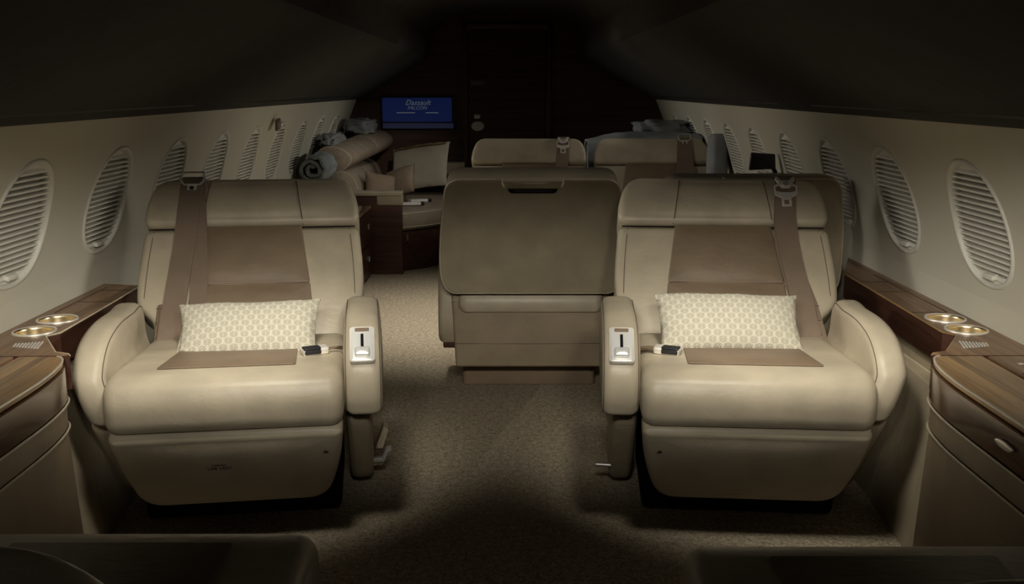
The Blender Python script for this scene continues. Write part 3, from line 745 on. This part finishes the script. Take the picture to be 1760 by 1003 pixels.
pn = empty('end_panel', (-.83, 5.92, 0))
el = lambda u, v, w: (u+.83, v-5.92, w)
pad('panel', rpoly([(-1.14, .0), (-.638, .0), (-.638, .47), (-1.14, .47)], .004, 2), .06, .004, M['mahog_x'], lambda u, v, w: el(u, 5.96-w, v), pn, flat=True)
pad('top_cap', rpoly([(-1.15, .47), (-.632, .47), (-.632, .50), (-1.15, .50)], .008, 3), .08, .008, M['leather'], lambda u, v, w: el(u, 5.97-w, v), pn, flat=True)
pad('leather_block', rpoly([(-.785, .415), (-.632, .415), (-.632, .496), (-.785, .496)], .012, 4), .075, .008, M['leather_dim'], lambda u, v, w: el(u, 5.97-w, v), pn, flat=True)
tag(pn, 'dark wood divan end panel with leather cap, beyond the left club seat', 'panel')

dv = empty('divan', (-.85, 6.5, 0)); dl = lambda u, v, w: (u+.85, v-6.5, w)
S = M['sofa']
seat_plan = rpoly([(-.98, 5.965), (-.645, 5.965), (-.50, 6.09, .05), (-.30, 6.33), (-.20, 6.62), (-.20, 7.18), (-.98, 7.18)], .03, 5)
pad('base', inset(seat_plan, .03), .25, .004, M['mahog'], dl, dv, flat=True)
pad('handle', rpoly([(-.006, -.02), (.006, -.02), (.006, .02), (-.006, .02)], .004, 3), .008, .003, M['chrome'], lambda u, v, w: dl(-.626+u*.7-w*.6+.012, 5.985+u*.7-w*.5+.004, .21+v), dv)
sc_ = pad('seat_cushion', seat_plan, .12, .03, S, lambda u, v, w: dl(u, v, .25+w), dv, .012)
for z in (.272, .355): tube('piping', [dl(p[0], p[1], z) for p in inset(seat_plan, .0015)], .0035, M['pipe'], sc_, 6, True)
bkp = spline([(-.985, .36), (-.925, .40), (-.905, .47), (-.93, .56), (-.985, .605), (-1.06, .61), (-1.08, .48), (-1.06, .37)], 5)
for ya, yb_ in ((5.97, 6.56), (6.57, 7.16)):
    pad('back_cushion', bkp, yb_-ya, .03, S, lambda u, v, w: dl(u, ya+w, v), dv, .01, .01)
bol = spline([(-1.0, .615), (-.95, .655), (-.945, .70), (-1.0, .745), (-1.09, .755), (-1.15, .71), (-1.14, .63), (-1.08, .60)], 5)
for ya, yb_, ddx in ((5.97, 6.66, 0), (6.67, 7.16, .0)):
    bb = pad('bolster', bol, yb_-ya, .02, S, lambda u, v, w: dl(u+.10*(ya+w-5.97), ya+w, v+.045*(ya+w-5.97)), dv, .012, .012)
    if ya < 6: tube('piping', [dl(p[0], ya+.012, p[1]) for p in inset(bol, .002)], .004, M['pipe'], bb, 6, True)
tube('piping', [dl(p[0], 5.985, p[1]) for p in inset(bkp, .002)], .004, M['pipe'], dv, 6, True)
pad('back_frame', [(-1.0, 0), (-1.0, .60), (-1.16, .60), (-1.16, 0)], 1.2, .003, S, lambda u, v, w: dl(u, 5.97+w, v), dv, flat=True)
tag(dv, 'oatmeal fabric divan with piped cushions along the far left wall', 'sofa')
# lap belts on the divan
for (x, y, a, lab) in ((-.60, 6.20, .15, 'white lap belt end on the divan, the one nearer the camera'), (-.57, 6.38, .2, 'white lap belt end on the divan, farther, beside the brown cushions')):
    b = empty('lap_belt', (x, y, .383), a)
    pad('webbing', rpoly([(-.085, -.017), (.05, -.017), (.05, .017), (-.085, .017)], .004, 2), .018, .004, M['white'], XYZ, b)
    pad('buckle', rpoly([(.05, -.016), (.072, -.016), (.072, .016), (.05, .016)], .004, 2), .020, .004, M['black'], XYZ, b)
    tag(b, lab, 'belt', 'divan lap belts')
bp_ = pillow('square_cushion', (-.605, 6.80, .572), R(34), R(-16), .41, .34, .10, M['linen'], 2.2, R(-9), .05, .006)
tag(bp_, 'large pale cushion with patterned top edge at the far end of the divan', 'cushion')
tr = pad('patterned_trim', rpoly([(-.188, .132), (.186, .132), (.194, .166), (-.194, .166)], .006, 3), .006, .002, M['floral'], lambda u, v, w: (u, -.052-w+(v-.132)*1.0+.022*abs(u/.19)**3, v), bp_, flat=True, step=.03)
tr['label'] = 'olive and brown patterned trim'
for o in (pillow('throw_cushion', (-.80, 6.22, .492), R(24), R(30), .20, .18, .08, M['sofa_dk'], 5, R(12), .05, .005),): tag(o, 'small brown cushion leaning on the divan back, the one nearer the camera', 'cushion', 'small brown cushions')
for o in (pillow('throw_cushion', (-.69, 6.32, .515), R(30), R(-25), .21, .20, .08, M['sofa_dk'], 8, R(-18), .05, .005),): tag(o, 'small brown cushion lying against the large pale cushion', 'cushion', 'small brown cushions')
tb = empty('armrest_box', (-.385, 7.1, 0))
pad('body', rpoly([(-.09, 0), (.065, 0), (.065, .50), (-.09, .50)], .006, 3), .12, .006, M['mahog'], lambda u, v, w: (u, .06-w, v), tb, flat=True)
pad('leather_top', rpoly([(-.09, .50), (.07, .50), (.07, .585), (-.09, .585)], .008, 3), .13, .008, M['leather_dim'], lambda u, v, w: (u, .06-w, v), tb, flat=True)
tag(tb, 'low tan leather topped box against the bulkhead beneath the screen', 'box')

# blankets
def lump(name, loc, size, mat, seedv, amp=.25, freq=2.2, floor_z=None, nrm=48):
    verts = []; faces = []; N, K = nrm, nrm//2
    for i in range(K+1):
        th = PI*i/K
        for j in range(N):
            ph = 2*PI*j/N
            d = Vector((math.sin(th)*math.cos(ph), math.sin(th)*math.sin(ph), math.cos(th)))
            e = Vector([math.copysign(abs(c)**.7, c) for c in d])
            q = 1+amp*(noise.noise(d*freq+Vector((seedv, 0, 0)))+.5*abs(noise.noise(d*freq*2.3+Vector((0, seedv, 0))))-.2)
            p = Vector((e.x*size[0]*q, e.y*size[1]*q, e.z*size[2]*q))
            if floor_z is not None: p.z = max(p.z, floor_z)
            verts.append(p)
    for i in range(K):
        for j in range(N):
            k = (j+1) % N; faces.append((i*N+j, i*N+k, (i+1)*N+k, (i+1)*N+j))
    o = build(name, verts, faces, mat, None, 80); o.location = loc; return o
# rolled blanket: a spiral of thick fleece
sp_ = []; T = 2.2
for k in range(91):
    a = T*2*PI*k/90; r_ = .016+.058*k/90
    sp_.append((r_*math.cos(a+.6)*1.12, r_*math.sin(a+.6)))
verts = []; faces = []; rows = 14
for i in range(rows+1):
    y = .34*i/rows
    for k, (x, z) in enumerate(sp_):
        nz = 1+.22*noise.noise(Vector((x*22, y*6, z*22)))+.12*noise.noise(Vector((x*60, y*14, z*60+4)))
        verts.append((x*nz, y+.012*noise.noise(Vector((x*50, z*50, 2.0)))*(1 if i == 0 else .3), z*nz))
n = len(sp_)
for i in range(rows):
    for k in range(n-1): faces.append((i*n+k, i*n+k+1, (i+1)*n+k+1, (i+1)*n+k))
rb = build('rolled_blanket', verts, faces, M['grey'], None, 80)
sol = rb.modifiers.new('thick', 'SOLIDIFY'); sol.thickness = .024; sol.offset = 0
sub = rb.modifiers.new('soft', 'SUBSURF'); sub.levels = 1; sub.render_levels = 1
rb.location = (-1.105, 5.60, .648)
tag(rb, 'rolled pale grey blanket at the near end behind the divan', 'blanket')
tag(lump('folded_blanket', (-1.10, 6.30, .775), (.06, .28, .045), M['grey2'], 4, .35, 2.6), 'bunched grey blanket lying along the divan back by the left windows', 'blanket')
tag(lump('folded_blanket', (-1.01, 6.92, .84), (.10, .17, .055), M['grey2'], 11, .3, 2.4), 'grey blanket at the far end of the divan near the bulkhead', 'blanket')
sh_ = struct(box('trim_3', (-1.215, 5.3, .50), (-1.0, 5.965, .565), M['wall'], None, .006))

# right side: draped bench behind the far seats
bn = empty('side_sofa', (.85, 6.2, 0))
bnl = lambda u, v, w: (u-.85, v-6.2, w)
pad('base', rpoly([(.45, 5.75), (.45, 7.15), (1.12, 7.15), (1.12, 5.75)], .02, 3), .40, .01, M['mahog'], bnl, bn, flat=True)
pad('back_cushion', rpoly([(.44, .40, .06), (1.11, .40, .02), (1.09, .80, .05), (.50, .775, .08)], .04, 5), .22, .04, M['sofa'], lambda u, v, w: bnl(u, 6.02-w, v), bn, .01, .01)
tag(bn, 'sofa hidden under a slate grey throw at the far right', 'sofa')
def throw():
    verts = []; faces = []; N, K = 44, 34
    prof_ = [(5.775, .42), (5.772, .60), (5.775, .76), (5.80, .805), (5.87, .822), (5.98, .82), (6.04, .80), (6.06, .70), (6.065, .56)]
    for i in range(N+1):
        u = i/N; x = .45+.655*u
        for j in range(K+1):
            t = j/K*(len(prof_)-1); a = min(int(t), len(prof_)-2); f = t-a
            y = prof_[a][0]*(1-f)+prof_[a+1][0]*f; z = prof_[a][1]*(1-f)+prof_[a+1][1]*f
            top = .025*math.sin(u*2.2+.2)-.03*max(0, .25-u)*3
            z += top*(1 if z > .7 else .3)+.012*noise.noise(Vector((x*9, j*.2, 1)))
            y += .022*noise.noise(Vector((x*11, z*5, 5)))-.012
            verts.append((x+.01*noise.noise(Vector((u*5, j*.3, 9))), y-.015, z))
    for i in range(N):
        for j in range(K):
            a = i*(K+1)+j; faces.append((a, a+1, a+K+2, a+K+1))
    o = build('throw_blanket', verts, faces, M['grey2'], None, 80)
    s = o.modifiers.new('thick', 'SOLIDIFY'); s.thickness = .012
    return tag(o, 'slate grey throw draped behind the two far seats on the right', 'blanket')
throw()
tag(lump('folded_blanket', (.95, 6.28, .855), (.17, .17, .05), M['grey2'], 21, .3, 2.2), 'folded grey blanket heaped on top of the slate throw, far right', 'blanket')

gb = pad('grey_bolster', rpoly([(5.16, .545), (5.30, .545), (5.32, .86), (5.18, .87)], .03, 5), .085, .025, M['grey2'], lambda u, v, w: (1.045+w, u, v), None, .01, .01)
tag(gb, 'upright slate grey bolster between the far right seat and the wall', 'cushion')
# screen on the bulkhead
tv = empty('wall_screen', (-.645, Y1-.035, .925))
pad('housing', rpoly([(-.262, -.115), (.262, -.115), (.262, .115), (-.262, .115)], .008, 3), .03, .004, M['black'], lambda u, v, w: (u, .03-w, v), tv, flat=True)
sc = pad('display', rpoly([(-.25, -.062), (.24, -.062), (.24, .105), (-.25, .105)], .003, 2), .002, .0005, M['screen'], lambda u, v, w: (u, 0-w, v), tv, flat=True, seg=1)
pad('lower_band', rpoly([(-.25, -.108), (.25, -.108), (.25, -.072), (-.25, -.072)], .003, 2), .002, .0005, M['scrbar'], lambda u, v, w: (u, 0-w, v), tv, flat=True, seg=1)
fr = lambda x, z: basis((x, -.0035, z), (1, 0, 0), (0, 0, 1), (0, -1, 0))
text_mesh('lettering', 'Dassault', .052, M['scrtext'], fr(.0, .055), sc, .35, .0004)
text_mesh('lettering', 'FALCON', .034, M['scrtext'], fr(-.005, .024), sc, .25, .0004)
for a, b in ((-.15, -.02), (.055, .145)): box('rule', (a, -.004, -.002), (b, -.0025, .004), M['scrtext'], sc, .0003, 1)
tag(tv, 'blue lit screen with lettering on the dark bulkhead', 'screen')

# small monitor by the right wall
mo = empty('small_monitor', (1.055, 4.18, 0))
pad('display', rpoly([(-.055, -.035), (.055, -.029), (.050, .032), (-.050, .038)], .004, 3), .018, .004, M['black'], lambda u, v, w: (.0+u, -w, .798+v), mo, flat=True)
tube('arm', [(.035, .005, .79), (.06, .01, .755), (.06, .01, .54)], .010, M['black'], mo)
box('bracket', (-.0, -.03, .735), (.085, .03, .75), M['steel'], mo, .004)
box('foot', (.02, -.05, .52), (.10, .07, .54), M['steel'], mo, .004)
tag(mo, 'small black monitor on an arm by the right windows', 'monitor')
sl2 = struct(box('trim_4', (1.0, 3.55, .0), (1.10, 5.7, .52), M['mahog'], None, .004))

# faint handset clip on the left wall between windows
hk = empty('wall_hook', (-1.075, 4.75, .93))
pad('base_plate', rpoly([(-.035, -.03), (.035, -.02), (.04, .03), (-.025, .025)], .01, 4), .014, .004, M['taupe'], lambda u, v, w: (-.005+w-.014+.0-.45*v*0, u, v), hk, .003)
pad('clip', rpoly([(-.014, -.012), (.016, -.012), (.016, .012), (-.014, .012)], .005, 3), .02, .004, M['steel'], lambda u, v, w: (-.008+w, u, v), hk, .003)
tag(hk, 'small coat hook on the upper left wall between windows', 'hook')

# ------------------------------------------------------------------ added fill lamps
def lamp(loc, target, power, ang, blend, col=(1, .95, .84), rad=.03, fixture=True, lab=None):  # spotlight with a fixture, added as fill; no such lamp is visible
    root = empty('added_fill_lamp', loc)
    d_ = (Vector(target)-Vector(loc)).normalized()
    q = d_.to_track_quat('-Z', 'Y')
    b = q.to_matrix()
    fr_ = lambda u, v, w: b @ Vector((u, v, w))
    circ = [(.034*math.cos(2*PI*k/24), .034*math.sin(2*PI*k/24)) for k in range(24)]
    inn = [(.024*math.cos(2*PI*k/24), .024*math.sin(2*PI*k/24)) for k in range(24)]
    ring_frame('bezel', circ, inn, .010, M['steel'], lambda u, v, w: fr_(u, v, w), root)
    pad('lens', inn, .004, .001, M['lens'], lambda u, v, w: fr_(u, v, w+.004), root)
    tag(root, lab, 'lamp', 'added fill lamps')
    L = bpy.data.lights.new('lamp', 'SPOT'); L.energy = power; L.spot_size = R(ang); L.spot_blend = blend; L.color = col; L.shadow_soft_size = rad
    o = bpy.data.objects.new('fill_spot_light', L); C.objects.link(o); o.location = Vector(loc)+d_*.02; o.rotation_euler = q.to_euler()
    return o
WARM = (1, .95, .84)
for x, lb in ((-.34, 'added fill spotlight above the camera, left one of three'), (-.02, 'added fill spotlight above the camera, middle one of three'), (.30, 'added fill spotlight above the camera, right one of three')):  # added beams that make the brightness fall off towards top and bottom
    o = lamp((x, .2, 1.52), (x*1.5, 2.40, .60 if x != -.02 else .54), 58 if x != -.02 else 68, 20, 1.0, WARM, .08, lab=lb)
    o.scale = (6.5, 1, 1)
for sx, lb in ((-1, 'added fill spotlight ahead of the left front club seat'), (1, 'added fill spotlight ahead of the right front club seat')):  # added to brighten cushions and armrest tops
    o = lamp((CX+sx*.46, 1.85, 1.48), (CX+sx*.72, 2.42, .47), 108, 38, 1.0, WARM, .16, lab=lb)
    o.scale = (1.5, 1, 1)
for sx, lb in ((-1, 'added fill spotlight washing the left windows'), (1, 'added fill spotlight washing the right windows')):  # added to brighten the walls around the windows
    o = lamp((CX+sx*.47, .2, 1.46), (CX+sx*1.19, 2.25, .58), 118, 21, 1.0, WARM, .08, lab=lb)
    o.scale = (1.25, 1, 1)
lamp((-.14, 4.55, 1.565), (-.80, 6.45, .50), 30, 36, 1.0, WARM, lab='added fill spotlight over the aisle aimed at the divan')  # added to lift the dim divan
lamp((-.24, 4.25, 1.565), (.86, 5.6, .70), 9, 42, 1.0, WARM, lab='added fill spotlight over the aisle aimed at the far right seat')  # added to lift the far right seat
lamp((-.32, 4.5, 1.555), (-.32, 4.75, 0), 118, 82, 1.0, WARM, lab='added fill spotlight over the middle of the aisle')  # added to brighten the aisle carpet
def strip(s, y0, y1, target, power, spread, lab):
    # added slim fill strip along the lower lip of an overhead panel, washing the opposite wall
    x, z = CX+s*1.0, 1.052; ym = (y0+y1)/2
    root = empty('added_fill_strip', (x, ym, z))
    d_ = (Vector((target[0], ym, target[1]))-Vector((x, ym, z))).normalized()
    q = Matrix((Vector((0, 1, 0)), Vector((0, 0, 0)), Vector((0, 0, 0))))
    zax = -d_; xax = Vector((0, 1, 0)); yax = zax.cross(xax); b = Matrix((xax, yax, zax)).transposed()
    fr_ = lambda u, v, w: b @ Vector((u, v, w))
    L2 = (y1-y0)/2
    pad('housing', [(-L2, -.012), (L2, -.012), (L2, .012), (-L2, .012)], .012, .002, M['black'], lambda u, v, w: fr_(u, v, w), root, flat=True, seg=2)
    tag(root, lab, 'lamp', 'added fill strips')
    L = bpy.data.lights.new('strip', 'AREA'); L.shape = 'RECTANGLE'; L.size = y1-y0; L.size_y = .02; L.energy = power; L.spread = R(spread); L.color = WARM
    o = bpy.data.objects.new('fill_strip_light', L); C.objects.link(o); o.location = Vector((x, ym, z))+d_*.004; o.rotation_euler = b.to_euler()
strip(-1, 1.8, 3.3, (1.17, .50), 1.3, 24, 'added fill strip under the left overhead panel beside the front seats')
strip(1, 1.8, 3.3, (-1.2, .50), 1.3, 24, 'added fill strip under the right overhead panel beside the front seats')
strip(-1, 3.7, 6.8, (1.15, .62), 4.2, 52, 'added fill strip under the left overhead panel farther aft')
strip(1, 3.7, 6.8, (-1.15, .62), 4.2, 52, 'added fill strip under the right overhead panel farther aft')

w = bpy.data.worlds.new('dim_cabin'); bpy.context.scene.world = w; w.use_nodes = True
w.node_tree.nodes['Background'].inputs[0].default_value = (.95, .97, 1, 1)
w.node_tree.nodes['Background'].inputs[1].default_value = .028

# ------------------------------------------------------------------ camera
cam = bpy.data.cameras.new('camera'); cam.sensor_width = 36; cam.lens = 36*1713/1760
co = bpy.data.objects.new('camera', cam); C.objects.link(co)
co.location = (0, 0, 1.10)
co.rotation_euler = (R(90)-math.atan(351/1713), 0, -math.atan(5/1713))
cam.clip_start = .02
sc0 = bpy.context.scene; sc0.camera = co
vs_ = sc0.view_settings; vs_.view_transform = 'Standard'; vs_.look = 'None'; vs_.gamma = 1; vs_.exposure = 0
vs_.use_curve_mapping = False
